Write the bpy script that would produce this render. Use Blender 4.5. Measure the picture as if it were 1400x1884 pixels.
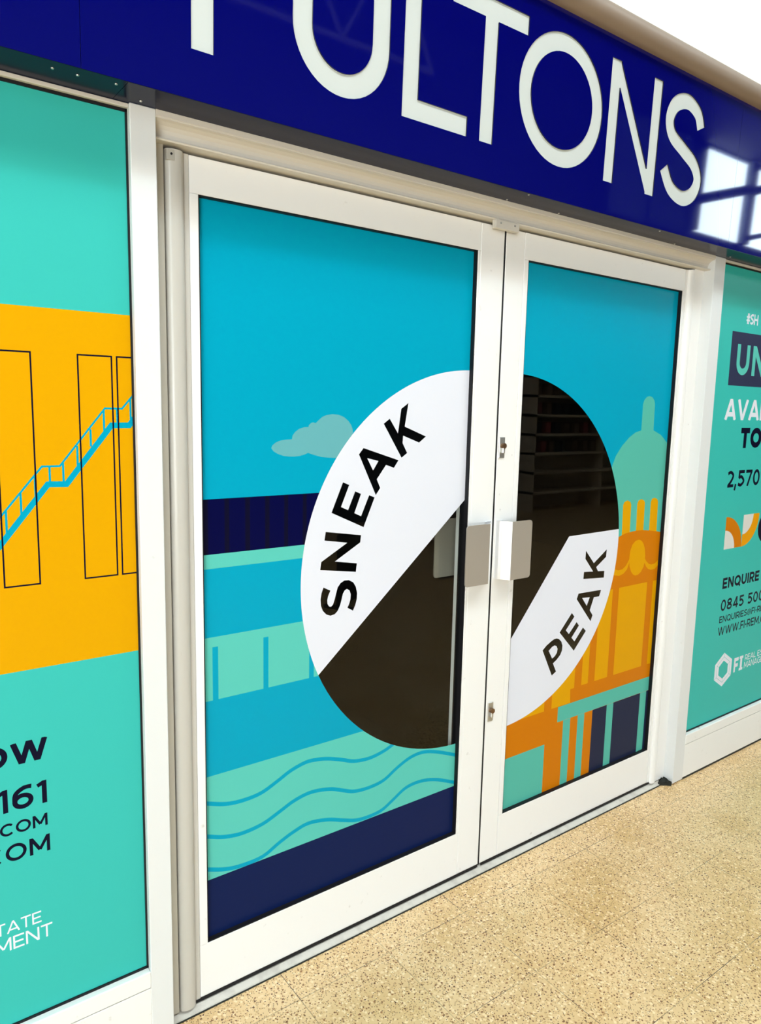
import bpy, bmesh, math, random
from mathutils import Vector, Matrix
from mathutils.geometry import delaunay_2d_cdt
random.seed(7)
for o in list(bpy.data.objects): bpy.data.objects.remove(o)
SC = bpy.context.scene; C = SC.collection; R = math.radians

# ------------------------------------------------------------------ camera, sky, light, exposure
cam = bpy.data.objects.new('camera', bpy.data.cameras.new('camera')); C.objects.link(cam)
def look(yaw, pitch, roll):
    f = Vector((math.sin(yaw)*math.cos(pitch), math.cos(yaw)*math.cos(pitch), math.sin(pitch)))
    r = Vector((math.cos(yaw), -math.sin(yaw), 0)); u = r.cross(f)
    return (math.cos(roll)*r + math.sin(roll)*u, -math.sin(roll)*r + math.cos(roll)*u, -f)
cx, cy, cz = look(0.63971289, -0.14094256, 0.02165314)
cam.matrix_world = Matrix(((cx.x, cy.x, cz.x, -0.84750), (cx.y, cy.y, cz.y, -1.68490), (cx.z, cy.z, cz.z, 1.58423), (0, 0, 0, 1)))
cam.data.sensor_fit = 'HORIZONTAL'; cam.data.sensor_width = 36; cam.data.lens = 1350.0907/1400*36
cam.data.clip_start = .02
SC.camera = cam
SC.view_settings.view_transform = 'Standard'; SC.view_settings.look = 'None'
SC.view_settings.gamma = 1; SC.view_settings.exposure = -0.18; SC.view_settings.use_curve_mapping = False

world = bpy.data.worlds.new('sky'); SC.world = world; world.use_nodes = True
wn = world.node_tree; wn.nodes.clear()
wo = wn.nodes.new('ShaderNodeOutputWorld'); wb = wn.nodes.new('ShaderNodeBackground')
tc = wn.nodes.new('ShaderNodeTexCoord'); sx = wn.nodes.new('ShaderNodeSeparateXYZ'); cr = wn.nodes.new('ShaderNodeValToRGB')
wn.links.new(tc.outputs['Generated'], sx.inputs[0]); wn.links.new(sx.outputs['Z'], cr.inputs[0])
cr.color_ramp.elements[0].color = (.82, .95, 1, 1); cr.color_ramp.elements[0].position = 0.0
cr.color_ramp.elements[1].color = (.62, .86, 1, 1); cr.color_ramp.elements[1].position = .7
wn.links.new(cr.outputs[0], wb.inputs[0]); wb.inputs[1].default_value = 14.0
wn.links.new(wb.outputs[0], wo.inputs[0])

def area(name, loc, direction, sx_, sy_, power, col):
    l = bpy.data.lights.new(name, 'AREA'); l.shape = 'RECTANGLE'; l.size = sx_; l.size_y = sy_; l.energy = power; l.color = col
    o = bpy.data.objects.new(name, l); C.objects.link(o); o.location = loc
    o.rotation_euler = Vector(direction).to_track_quat('-Z', 'Y').to_euler()
    return o
area('daylight_from_atrium_glazing', (-4.9, -6.0, 1.15), (.25, 1, 0), 6.4, 2.0, 430, (1, .985, .95))
area('daylight_from_skylight', (0.5, -2.7, 5.85), (0, .1, -1), 13, 1.8, 420, (1, .97, .92))

# ------------------------------------------------------------------ materials
MAT = {}
def mat(name, col, rough=.5, metal=0, spec=.5, coat=0):
    m = bpy.data.materials.new(name); m.use_nodes = True; b = m.node_tree.nodes['Principled BSDF']
    b.inputs['Base Color'].default_value = (*col, 1); b.inputs['Roughness'].default_value = rough
    b.inputs['Metallic'].default_value = metal; b.inputs['Specular IOR Level'].default_value = spec
    b.inputs['Coat Weight'].default_value = coat; b.inputs['Coat Roughness'].default_value = .02
    MAT[name] = m; return m
def nodes(m): return m.node_tree.nodes, m.node_tree.links, m.node_tree.nodes['Principled BSDF']
def srgb(r, g, b, k=1.0):
    f = lambda c: ((c/255)/12.92 if c/255 <= .04045 else (((c/255)+.055)/1.055)**2.4)*k
    return (f(r), f(g), f(b))
def speckle(m, col, dirt, scale, lo, hi, amount=1.0, bump=0):
    n, l, b = nodes(m); t = n.new('ShaderNodeTexCoord'); ns = n.new('ShaderNodeTexNoise'); ns.inputs['Scale'].default_value = scale; ns.inputs['Detail'].default_value = 6
    r = n.new('ShaderNodeValToRGB'); r.color_ramp.elements[0].position = lo; r.color_ramp.elements[1].position = hi
    r.color_ramp.elements[0].color = (*col, 1); r.color_ramp.elements[1].color = (*[c*(1-amount)+d*amount for c, d in zip(col, dirt)], 1)
    l.new(t.outputs['Object'], ns.inputs['Vector']); l.new(ns.outputs[0], r.inputs[0]); l.new(r.outputs[0], b.inputs['Base Color'])
    if bump:
        bp = n.new('ShaderNodeBump'); bp.inputs['Strength'].default_value = bump; bp.inputs['Distance'].default_value = .002
        l.new(ns.outputs[0], bp.inputs['Height']); l.new(bp.outputs[0], b.inputs['Normal'])
FRAME = (.83, .83, .81)
speckle(mat('frame_paint', FRAME, .32), FRAME, (.45, .43, .40), 38, .70, .80, .55)
speckle(mat('post_shade_paint', (.52, .50, .45), .28), (.52, .50, .45), (.4, .38, .34), 38, .70, .80, .4)  # darker copy of the frame paint, shading of the left post in its colour
speckle(mat('pillar_paint', (.71, .73, .725), .4), (.71, .73, .725), (.5, .48, .45), 45, .71, .80, .5)
speckle(mat('old_white', (.82, .82, .79), .5), (.82, .82, .79), (.3, .28, .25), 30, .66, .76, .6, .15)
mat('transom_paint', (.62, .59, .53), .45); mat('jamb_shade_paint', (.55, .53, .46), .4)  # jamb colour has the shade on the left jamb put into it
mat('rubber', (.006, .006, .008), .55, spec=.3); mat('dark_void', (.004, .004, .004), .9, spec=.1)
mat('brushed_metal', (.80, .81, .82), .34, .55); mat('plate_metal', (.40, .365, .315), .36, .35)
mat('lock_metal', (.50, .50, .48), .35, .8); mat('brass_brown', (.22, .13, .07), .35, .8)
mat('bracket_grey', (.42, .40, .35), .5)
speckle(mat('threshold_metal', (.60, .57, .50), .5), (.60, .57, .50), (.34, .31, .27), 25, .5, .75, .6, .2)
mat('sign_blue', (.0008, .0012, .112), .035, spec=.6); mat('sign_edge', (.002, .002, .012), .3)
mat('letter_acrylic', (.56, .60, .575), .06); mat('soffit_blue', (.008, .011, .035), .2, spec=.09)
mat('taupe_trim', (.24, .18, .13), .5); mat('bulkhead_white', (.90, .88, .80), .6)
mat('mortar', (.018, .02, .015), .95)
# printed vinyl colours
VG = .33
def vinyl(name, c): mat(name, c, VG, spec=.1)
vinyl('teal', (.040, .45, .40)); vinyl('yellow', (.66, .32, .0003)); vinyl('ink', (.003, .003, .018))
vinyl('blue', (.0002, .315, .465)); vinyl('aqua', (.095, .50, .425)); vinyl('aqua2', (.085, .43, .345)); vinyl('navy', (.004, .012, .068))
vinyl('navy_dark', (.0008, .0015, .042)); vinyl('navy2', (.012, .018, .05)); vinyl('pale', (.12, .38, .41)); vinyl('orange', (.56, .17, .001))
vinyl('white', (.70, .72, .79)); vinyl('slate', (.028, .033, .075)); vinyl('grey_white', (.62, .62, .58)); vinyl('amber', (.72, .30, .0015))

def glass_material(name, tint):
    m = bpy.data.materials.new(name); m.use_nodes = True; n = m.node_tree.nodes; l = m.node_tree.links; n.clear()
    out = n.new('ShaderNodeOutputMaterial'); mx = n.new('ShaderNodeMixShader'); tr = n.new('ShaderNodeBsdfTransparent'); gl = n.new('ShaderNodeBsdfGlossy')
    fr = n.new('ShaderNodeFresnel'); fr.inputs['IOR'].default_value = 1.5; gl.inputs['Roughness'].default_value = .0
    tr.inputs[0].default_value = (*tint, 1)
    ge = n.new('ShaderNodeNewGeometry'); iv = n.new('ShaderNodeMath'); iv.operation = 'SUBTRACT'; iv.inputs[0].default_value = 1.0   # reflect at the outer faces only
    mu = n.new('ShaderNodeMath'); mu.operation = 'MULTIPLY'
    l.new(ge.outputs['Backfacing'], iv.inputs[1]); l.new(fr.outputs[0], mu.inputs[0]); l.new(iv.outputs[0], mu.inputs[1])
    l.new(mu.outputs[0], mx.inputs[0]); l.new(tr.outputs[0], mx.inputs[1]); l.new(gl.outputs[0], mx.inputs[2]); l.new(mx.outputs[0], out.inputs[0])
    MAT[name] = m
glass_material('glass', (.90, .92, .91))

def terrazzo():
    m = mat('terrazzo', (.6, .42, .22), .28); n, l, b = nodes(m)
    t = n.new('ShaderNodeTexCoord')
    def chips(scale, rad, keep, seed):
        mp = n.new('ShaderNodeMapping'); mp.inputs['Location'].default_value = (seed, seed*.7, 0); mp.inputs['Rotation'].default_value = (0, 0, seed)
        v = n.new('ShaderNodeTexVoronoi'); v.inputs['Scale'].default_value = scale; v.voronoi_dimensions = '2D'
        nz = n.new('ShaderNodeTexNoise'); nz.inputs['Scale'].default_value = scale*1.3; nz.inputs['Detail'].default_value = 2
        mix = n.new('ShaderNodeMixRGB'); mix.blend_type = 'ADD'; mix.inputs[0].default_value = .35/scale*2.2
        l.new(t.outputs['Object'], mp.inputs[0]); l.new(mp.outputs[0], nz.inputs['Vector'])
        l.new(mp.outputs[0], mix.inputs[1]); l.new(nz.outputs[1], mix.inputs[2]); l.new(mix.outputs[0], v.inputs['Vector'])
        a = n.new('ShaderNodeMath'); a.operation = 'LESS_THAN'; a.inputs[1].default_value = rad; l.new(v.outputs['Distance'], a.inputs[0])
        s = n.new('ShaderNodeSeparateColor'); l.new(v.outputs['Color'], s.inputs[0])
        k = n.new('ShaderNodeMath'); k.operation = 'LESS_THAN'; k.inputs[1].default_value = keep; l.new(s.outputs[0], k.inputs[0])
        o = n.new('ShaderNodeMath'); o.operation = 'MULTIPLY'; l.new(a.outputs[0], o.inputs[0]); l.new(k.outputs[0], o.inputs[1])
        return o.outputs[0], s.outputs[1]
    base = n.new('ShaderNodeValToRGB'); nz = n.new('ShaderNodeTexNoise'); nz.inputs['Scale'].default_value = 3.2; nz.inputs['Detail'].default_value = 5
    l.new(t.outputs['Object'], nz.inputs['Vector']); l.new(nz.outputs[0], base.inputs[0])
    base.color_ramp.elements[0].position = .35; base.color_ramp.elements[0].color = (.66, .44, .19, 1)
    base.color_ramp.elements[1].position = .65; base.color_ramp.elements[1].color = (.80, .58, .31, 1)
    cur = base.outputs[0]
    for sc, rad, keep, seed, col, col2 in ((90, .38, .40, 3.1, (.90, .72, .45), (.82, .60, .33)), (130, .36, .34, 8.3, (.58, .36, .15), (.70, .46, .22)), (105, .27, .22, 1.7, (.10, .038, .014), (.34, .15, .05)), (185, .27, .32, 5.2, (.07, .03, .014), (.30, .15, .06))):
        f, rnd = chips(sc, rad, keep, seed)
        cm = n.new('ShaderNodeMixRGB'); cm.inputs[1].default_value = (*col, 1); cm.inputs[2].default_value = (*col2, 1); l.new(rnd, cm.inputs[0])
        mm = n.new('ShaderNodeMixRGB'); l.new(f, mm.inputs[0]); l.new(cur, mm.inputs[1]); l.new(cm.outputs[0], mm.inputs[2]); cur = mm.outputs[0]
    # tile joints: thin lines every 0.30 m
    s = n.new('ShaderNodeSeparateXYZ'); l.new(t.outputs['Object'], s.inputs[0])
    joints = []
    for ax, off in ((0, .06), (1, -.15)):
        a = n.new('ShaderNodeMath'); a.operation = 'SUBTRACT'; a.inputs[1].default_value = off - 30; l.new(s.outputs[ax], a.inputs[0])
        d = n.new('ShaderNodeMath'); d.operation = 'DIVIDE'; d.inputs[1].default_value = .30; l.new(a.outputs[0], d.inputs[0])
        fr = n.new('ShaderNodeMath'); fr.operation = 'FRACT'; l.new(d.outputs[0], fr.inputs[0])
        lt = n.new('ShaderNodeMath'); lt.operation = 'LESS_THAN'; lt.inputs[1].default_value = .006; l.new(fr.outputs[0], lt.inputs[0]); joints.append(lt.outputs[0])
    mx = n.new('ShaderNodeMath'); mx.operation = 'MAXIMUM'; l.new(joints[0], mx.inputs[0]); l.new(joints[1], mx.inputs[1])
    n2 = n.new('ShaderNodeTexNoise'); n2.inputs['Scale'].default_value = 5; l.new(t.outputs['Object'], n2.inputs['Vector'])
    r2 = n.new('ShaderNodeValToRGB'); r2.color_ramp.elements[0].position = .45; r2.color_ramp.elements[0].color = (.50, .36, .19, 1); r2.color_ramp.elements[1].position = .62; r2.color_ramp.elements[1].color = (.06, .04, .03, 1)
    l.new(n2.outputs[0], r2.inputs[0])
    mm = n.new('ShaderNodeMixRGB'); l.new(mx.outputs[0], mm.inputs[0]); l.new(cur, mm.inputs[1]); l.new(r2.outputs[0], mm.inputs[2])
    l.new(mm.outputs[0], b.inputs['Base Color'])
terrazzo()
mat('mall_grey', (.05, .07, .11), .8); mat('mall_ceiling', (.03, .035, .045), .8); mat('truss_white', (.13, .14, .17), .5)
mat('reflection_panel_blue', (.22, .32, .50), .7); mat('interior_gloom', (.015, .015, .013), .8); mat('interior_floor_gloom', (.004, .003, .002), .9, spec=0); mat('shelf_cream', (.62, .52, .38), .6)  # interior colours near black: the unlit shop's darkness is put into them
mat('box_red', (.28, .05, .05), .6); mat('box_brown', (.16, .10, .06), .6); mat('box_dark', (.03, .03, .04), .6)
mat('board_dark', (.03, .035, .045), .5); mat('board_text', (.28, .28, .28), .6)

# ------------------------------------------------------------------ mesh helpers
def finish(name, bm, mats, parent=None, smooth=False):
    me = bpy.data.meshes.new(name); bm.normal_update(); bm.to_mesh(me); bm.free()
    for k in ([mats] if isinstance(mats, str) else mats): me.materials.append(MAT[k])
    if smooth:
        for f in me.polygons: f.use_smooth = True
        try: me.set_sharp_from_angle(angle=R(40))
        except Exception: pass
    o = bpy.data.objects.new(name, me); C.objects.link(o)
    if parent: o.parent = parent
    return o
def tag(o, label, cat=None, group=None, kind=None):
    o['label'] = label
    if cat: o['category'] = cat
    if group: o['group'] = group
    if kind: o['kind'] = kind
    return o
def empty(name, loc=(0, 0, 0)):
    o = bpy.data.objects.new(name, None); C.objects.link(o); o.location = loc; o.empty_display_size = .1; return o
def bx(bm, x0, x1, y0, y1, z0, z1, bev=0, seg=1, mi=0):
    vs = [bm.verts.new((x, y, z)) for x in (x0, x1) for y in (y0, y1) for z in (z0, z1)]
    fs = [bm.faces.new([vs[i] for i in q]) for q in ((0, 1, 3, 2), (4, 6, 7, 5), (0, 4, 5, 1), (2, 3, 7, 6), (0, 2, 6, 4), (1, 5, 7, 3))]
    for f in fs: f.material_index = mi
    if bev:
        es = list({e for f in fs for e in f.edges}); bmesh.ops.bevel(bm, geom=es, offset=bev, segments=seg, affect='EDGES', profile=.5)
def box(name, m, x0, x1, y0, y1, z0, z1, parent=None, bev=0, seg=1):
    bm = bmesh.new(); bx(bm, x0, x1, y0, y1, z0, z1, bev, seg); return finish(name, bm, m, parent)
def prism(bm, pts, a0, a1, axis):          # closed profile swept along an axis; pts are the two other coordinates
    def P(u, v, a): return {'x': (a, u, v), 'y': (u, a, v), 'z': (u, v, a)}[axis]
    A = [bm.verts.new(P(u, v, a0)) for u, v in pts]; B = [bm.verts.new(P(u, v, a1)) for u, v in pts]; n = len(pts)
    for i in range(n): bm.faces.new((A[i], A[(i+1) % n], B[(i+1) % n], B[i]))
    bm.faces.new(A[::-1]); bm.faces.new(B); bmesh.ops.recalc_face_normals(bm, faces=bm.faces)
def cyl(bm, p0, p1, r0, r1=None, seg=20):
    p0, p1 = Vector(p0), Vector(p1); r1 = r0 if r1 is None else r1; d = (p1-p0).normalized()
    a = d.orthogonal().normalized(); b = d.cross(a)
    A = [bm.verts.new(p0+(a*math.cos(t)+b*math.sin(t))*r0) for t in [2*math.pi*i/seg for i in range(seg)]]
    B = [bm.verts.new(p1+(a*math.cos(t)+b*math.sin(t))*r1) for t in [2*math.pi*i/seg for i in range(seg)]]
    for i in range(seg): bm.faces.new((A[i], A[(i+1) % seg], B[(i+1) % seg], B[i]))
    bm.faces.new(A[::-1]); bm.faces.new(B)

# ------------------------------------------------------------------ flat artwork: strokes, lettering, partition
def catmull(p, n=6):
    q = [p[0]]+list(p)+[p[-1]]; out = []
    for i in range(1, len(q)-2):
        for k in range(n):
            t = k/n; a, b, c, d = q[i-1], q[i], q[i+1], q[i+2]
            out.append(tuple(.5*((2*b[j])+(-a[j]+c[j])*t+(2*a[j]-5*b[j]+4*c[j]-d[j])*t*t+(-a[j]+3*b[j]-3*c[j]+d[j])*t**3) for j in (0, 1)))
    return out+[tuple(p[-1])]
def stroke(pts, w, closed=False):          # quads of a mitred band of width w along a polyline
    n = len(pts); off = []
    for i in range(n):
        a = Vector(pts[i-1]) if (closed or i > 0) else None; b = Vector(pts[i]); c = Vector(pts[(i+1) % n]) if (closed or i < n-1) else None
        d1 = (b-a).normalized() if a is not None else None; d2 = (c-b).normalized() if c is not None else None
        if d1 is None: d1 = d2
        if d2 is None: d2 = d1
        n1 = Vector((-d1.y, d1.x)); n2 = Vector((-d2.y, d2.x)); m = (n1+n2)
        if m.length < 1e-6: m = n1
        m.normalize(); off.append(m*(w/2/max(.35, m.dot(n1))))
    out = []
    for i in range(n if closed else n-1):
        j = (i+1) % n; p, q = Vector(pts[i]), Vector(pts[j])
        out.append([tuple(p+off[i]), tuple(q+off[j]), tuple(q-off[j]), tuple(p-off[i])])
    return out
def clip(poly, x0, x1, z0, z1):
    for ax, lim, s in ((0, x0, 1), (0, x1, -1), (1, z0, 1), (1, z1, -1)):
        out = []
        for i in range(len(poly)):
            a, b = poly[i-1], poly[i]; da, db = s*(a[ax]-lim), s*(b[ax]-lim)
            if (da >= 0) != (db >= 0):
                t = da/(da-db); out.append((a[0]+t*(b[0]-a[0]), a[1]+t*(b[1]-a[1])))
            if db >= 0: out.append(b)
        poly = out
        if not poly: return []
    c = []
    for q in poly:
        if not c or math.dist(q, c[-1]) > 1e-6: c.append(q)
    if len(c) > 1 and math.dist(c[0], c[-1]) < 1e-6: c.pop()
    return c
def arc(cx_, cz_, rx, rz, a0, a1, n=14): return [(cx_+rx*math.cos(R(a0+(a1-a0)*i/n)), cz_+rz*math.sin(R(a0+(a1-a0)*i/n))) for i in range(n+1)]
def glyph(ch, w):                           # geometric capitals, cap height 1: (width, [polygons])
    h = w/2; P = []
    def S(pts, closed=False, ww=None): P.extend(stroke(pts, ww or w, closed))
    def E(W, arms=(1, 1, 1)):
        S([(h, 0), (h, 1)])
        for z, k, on in ((h, 1, arms[0]), (.5, .93, arms[1]), (1-h, 1, arms[2])):
            if on: S([(h, z), (W*k, z)])
        return W
    def ring(W): S(arc(W/2, .5, W/2-h, .5-h, 0, 360, 36)[:-1], True); return W
    if ch == 'A': W = 1.02; S([(h*.9-.02*w, 0-.1*0), (W/2-.0, 1.0)], ww=w*1.0) ; S([(W-h*.9, 0), (W/2, 1.0)]); S([(W*.2, .27), (W*.8, .27)])
    elif ch == 'V': W = 1.0; S([(h*.9, 1), (W/2, 0)]); S([(W-h*.9, 1), (W/2, 0)])
    elif ch == 'W': W = 1.5; S([(h*.9, 1), (W*.29, 0)]); S([(W*.29, 0), (W/2, 1)]); S([(W/2, 1), (W*.71, 0)]); S([(W*.71, 0), (W-h*.9, 1)])
    elif ch == 'M': W = 1.06; S([(h, 0), (h, 1)]); S([(W-h, 0), (W-h, 1)]); S([(h*.8, 1.02), (W/2, .22)]); S([(W-h*.8, 1.02), (W/2, .22)])
    elif ch == 'N': W = .92; S([(h, 0), (h, 1)]); S([(W-h, 0), (W-h, 1)]); S([(h*.7, 1.03), (W-h*.7, -.03)])
    elif ch == 'E': W = E(.74)
    elif ch == 'F': W = .70; S([(h, 0), (h, 1)]); S([(h, 1-h), (W, 1-h)]); S([(h, .47), (W*.92, .47)])
    elif ch == 'L': W = .68; S([(h, 1), (h, 0)]); S([(h, h), (W, h)])
    elif ch == 'T': W = .80; S([(0, 1-h), (W, 1-h)]); S([(W/2, 0), (W/2, 1)])
    elif ch == 'I': W = w; S([(h, 0), (h, 1)])
    elif ch == 'H': W = .88; S([(h, 0), (h, 1)]); S([(W-h, 0), (W-h, 1)]); S([(h, .5), (W-h, .5)])
    elif ch == 'O': W = ring(1.05)
    elif ch == '0': W = ring(.80)
    elif ch == 'Q': W = ring(1.05); S([(.62, .30), (.98, -.05)])
    elif ch == 'C': W = .96; S(arc(.525, .5, .525-h, .5-h, 45, 315, 28))
    elif ch == 'G': W = 1.0; S(arc(.525, .5, .525-h, .5-h, 48, 325, 28)); S([(W-h, .12), (W-h, .5)]); S([(W, .5-h*.6), (.55, .5-h*.6)])
    elif ch == 'U': W = .88; S([(h, 1)]+arc(W/2, .42, W/2-h, .42-h, 180, 360, 16)+[(W-h, 1)])
    elif ch in 'RP':
        W = .82; S([(h, 0), (h, 1)]); S([(h, 1-h), (.46, 1-h)]+arc(.46, .66, .30-h*.2, .34-h, 80, -80, 12)+[(.46, .32+h), (h, .32+h)])
        if ch == 'R': S([(.46, .34), (W-h*.5, -.02)])
    elif ch == 'B': W = .82; S([(h, 0), (h, 1)]); S([(h, 1-h), (.46, 1-h)]+arc(.46, .74, .26-h*.2, .26-h, 80, -80, 10)+[(h, .5)]); S([(h, .5), (.48, .5)]+arc(.48, .27, .3-h*.2, .27-h, 80, -80, 10)+[(h, h)])
    elif ch == 'D': W = .95; S([(h, 0), (h, 1)]); S([(h, 1-h), (.42, 1-h)]+arc(.42, .5, .53-h, .5-h, 85, -85, 18)+[(h, h)])
    elif ch == 'S': W = .78; S(catmull([(W-h*1.1, .86), (.42, 1-h), (h*1.1, .745), (.24, .575), (.56, .45), (W-h, .27), (.40, h), (h*.8, .16)], 5))
    elif ch == '1': W = .36; S([(W-h, 0), (W-h, 1)]); S([(0, .86-h*.5), (W-h, 1-h*.7)], ww=w*.9)
    elif ch == '2': W = .74; S(catmull([(h*.8, .82), (.36, 1-h), (W-h, .72), (.5, .42), (h*1.4, h)], 5)); S([(h*.8, h), (W, h)])
    elif ch == '4': W = .86; S([(W*.72, 0), (W*.72, 1)]); S([(W*.68, .98), (h*1.2, .24)]); S([(h*.5, .24+h*.4), (W, .24+h*.4)])
    elif ch == '5': W = .78; S([(W-.04, 1-h), (h*1.8, 1-h)]); S([(h*1.8, 1), (h*1.5, .52)]); S(catmull([(h*1.4, .52), (.4, .60), (W-h, .33), (.38, h), (h*.7, .17)], 6))
    elif ch == '6': W = .80; S(arc(W/2, .34, W/2-h, .34-h, 0, 360, 26)[:-1], True); S(catmull([(h, .34), (h*1.5, .70), (.46, 1-h), (W-.06, .90)], 6))
    elif ch == '7': W = .74; S([(0, 1-h), (W, 1-h)]); S([(W-h*.9, 1-h), (.24, 0)])
    elif ch == '8': W = .80; S(arc(W/2, .735, .31-h*.4, .265-h*.9, 0, 360, 20)[:-1], True); S(arc(W/2, .28, W/2-h, .28-h, 0, 360, 22)[:-1], True)
    elif ch == '.': W = w*1.1; S([(0, h), (w*1.1, h)], ww=w)
    elif ch == ',': W = w*1.1; S([(w*.7, w), (w*.2, -.2)])
    elif ch == '-': W = .36; S([(0, .42), (.36, .42)])
    elif ch == '#': W = .72; S([(.24, 0), (.30, 1)], ww=w*.8); S([(.46, 0), (.52, 1)], ww=w*.8); S([(0, .34), (W, .34)], ww=w*.8); S([(.02, .66), (W, .66)], ww=w*.8)
    elif ch == '@': W = 1.0; S(arc(.5, .42, .5-h*.6, .5-h*.6, -60, 280, 30), ww=w*.7); S(arc(.48, .42, .2, .2, 0, 360, 16)[:-1], True, ww=w*.7); S([(.70, .62), (.70, .3)], ww=w*.7)
    else: W = .36
    lo, hi = (-.3, 1.0) if ch in ',Q@' else (0, 1)
    return W, [c for c in (clip(p_, -2, 3, lo, hi) for p_ in P) if len(c) > 2]
def text(art, s, m, z0, cap, w, x0=None, x1=None, track=.1, sxx=1.0):
    pen = 0; out = []
    for ch in s:
        W, ps = glyph(ch, w)
        for p_ in ps: out.append([(q[0]+pen, q[1]) for q in p_])
        pen += W+track
    pen -= track; k = cap*sxx
    base = x0 if x0 is not None else x1-pen*k
    for p_ in out: art.append((m, [(base+q[0]*k, z0+q[1]*cap) for q in p_]))
    return pen*k
def expand(rows, art):                      # R rectangle, P polygon, L line
    for e in rows:
        if e[0] == 'R': art.append((e[1], [(e[2], e[3]), (e[4], e[3]), (e[4], e[5]), (e[2], e[5])]))
        elif e[0] == 'P': art.append((e[1], e[2]))
        else:
            pts = catmull(e[4], 5) if len(e) > 5 else e[4]
            for q in stroke(pts, e[2], e[3]): art.append((e[1], q))
def partition(art, x0, x1, z0, z1):         # topmost colour of every region; None means cut away
    verts = []; faces = []; cols = []; pieces = []
    for m, p_ in art:
        c = [tuple(q) for q in p_]
        if len(c) == 4: jobs = [[c[0], c[1], c[2]], [c[0], c[2], c[3]]]
        else: jobs = [c]
        for c in jobs: pieces.append((m, c))
    for m, c in pieces:
        c = clip(c, x0, x1, z0, z1)
        if len(c) < 3: continue
        ar = sum(c[i-1][0]*c[i][1]-c[i][0]*c[i-1][1] for i in range(len(c)))
        if abs(ar) < 1e-9: continue
        if ar < 0: c = c[::-1]
        b = len(verts); verts += [Vector(q) for q in c]; faces.append(list(range(b, b+len(c)))); cols.append(m)
    v, e, f, ov, oe, of = delaunay_2d_cdt(verts, [], faces, 0, 1e-6)
    return v, [(t, cols[max(s)]) for t, s in zip(f, of) if s and cols[max(s)] is not None]
def sheet(name, art, x0, x1, z0, z1, y, parent, walls=None):
    v, fs = partition(art, x0, x1, z0, z1)
    bm = bmesh.new(); V = [bm.verts.new((q[0], y, q[1])) for q in v]; mats = []
    for t, m in fs:
        if m not in mats: mats.append(m)
        try: f = bm.faces.new([V[i] for i in t])
        except ValueError: continue
        f.material_index = mats.index(m); f.normal_update()
        if f.normal.y > 0: f.normal_flip()
    if walls:
        depth, wm = walls; mats.append(wm)
        be = [e for e in bm.edges if len(e.link_faces) == 1]
        for e in be:
            a, b = e.verts
            c = bm.verts.new((a.co.x, y+depth, a.co.z)); d = bm.verts.new((b.co.x, y+depth, b.co.z))
            bm.faces.new((a, b, d, c)).material_index = len(mats)-1
    for q in [q for q in bm.verts if not q.link_faces]: bm.verts.remove(q)
    return finish(name, bm, mats, parent)

# ------------------------------------------------------------------ printed artwork (metres: x along the front, z up)
ART_LEFT_WINDOW = [
    ('R', 'yellow', -1.5, 1.0175, 0, 1.771),
    ('L', 'blue', 0.0042, False, [(-0.6705, 1.2526), (-0.5874, 1.3493), (-0.5059, 1.4486), (-0.4707, 1.4485), (-0.3746, 1.5704), (-0.3383, 1.5701), (-0.2542, 1.6699)]),
    ('L', 'blue', 0.0125, False, [(-0.674, 1.184), (-0.5915, 1.2893), (-0.4957, 1.4109), (-0.4586, 1.4098), (-0.3619, 1.5339), (-0.3235, 1.5341), (-0.2552, 1.6222)]),
    ('L', 'blue', 0.0045, False, [(-0.5777, 1.3605), (-0.5777, 1.3113)]),
    ('L', 'blue', 0.0045, False, [(-0.5489, 1.3945), (-0.5489, 1.3511)]),
    ('L', 'blue', 0.0045, False, [(-0.5202, 1.4276), (-0.5202, 1.3824)]),
    ('L', 'blue', 0.0045, False, [(-0.4913, 1.4476), (-0.4913, 1.4143)]),
    ('L', 'blue', 0.0045, False, [(-0.4643, 1.4544), (-0.4643, 1.4131)]),
    ('L', 'blue', 0.0045, False, [(-0.4347, 1.4904), (-0.4347, 1.4459)]),
    ('L', 'blue', 0.0045, False, [(-0.4062, 1.5255), (-0.4062, 1.4885)]),
    ('L', 'blue', 0.0045, False, [(-0.3775, 1.5657), (-0.3775, 1.5224)]),
    ('L', 'blue', 0.0045, False, [(-0.3488, 1.5708), (-0.3488, 1.5365)]),
    ('L', 'blue', 0.0045, False, [(-0.3197, 1.5918), (-0.3197, 1.5477)]),
    ('L', 'ink', 0.0034, True, [(-0.5867, 1.2012), (-0.5189, 1.2012), (-0.5189, 1.681), (-0.5867, 1.681)]),
    ('L', 'ink', 0.0034, True, [(-0.4274, 1.2012), (-0.3579, 1.2012), (-0.3579, 1.681), (-0.4274, 1.681)]),
    ('L', 'ink', 0.0034, True, [(-0.3467, 1.2012), (-0.2772, 1.2012), (-0.2772, 1.681), (-0.3467, 1.681)]),
]
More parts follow.
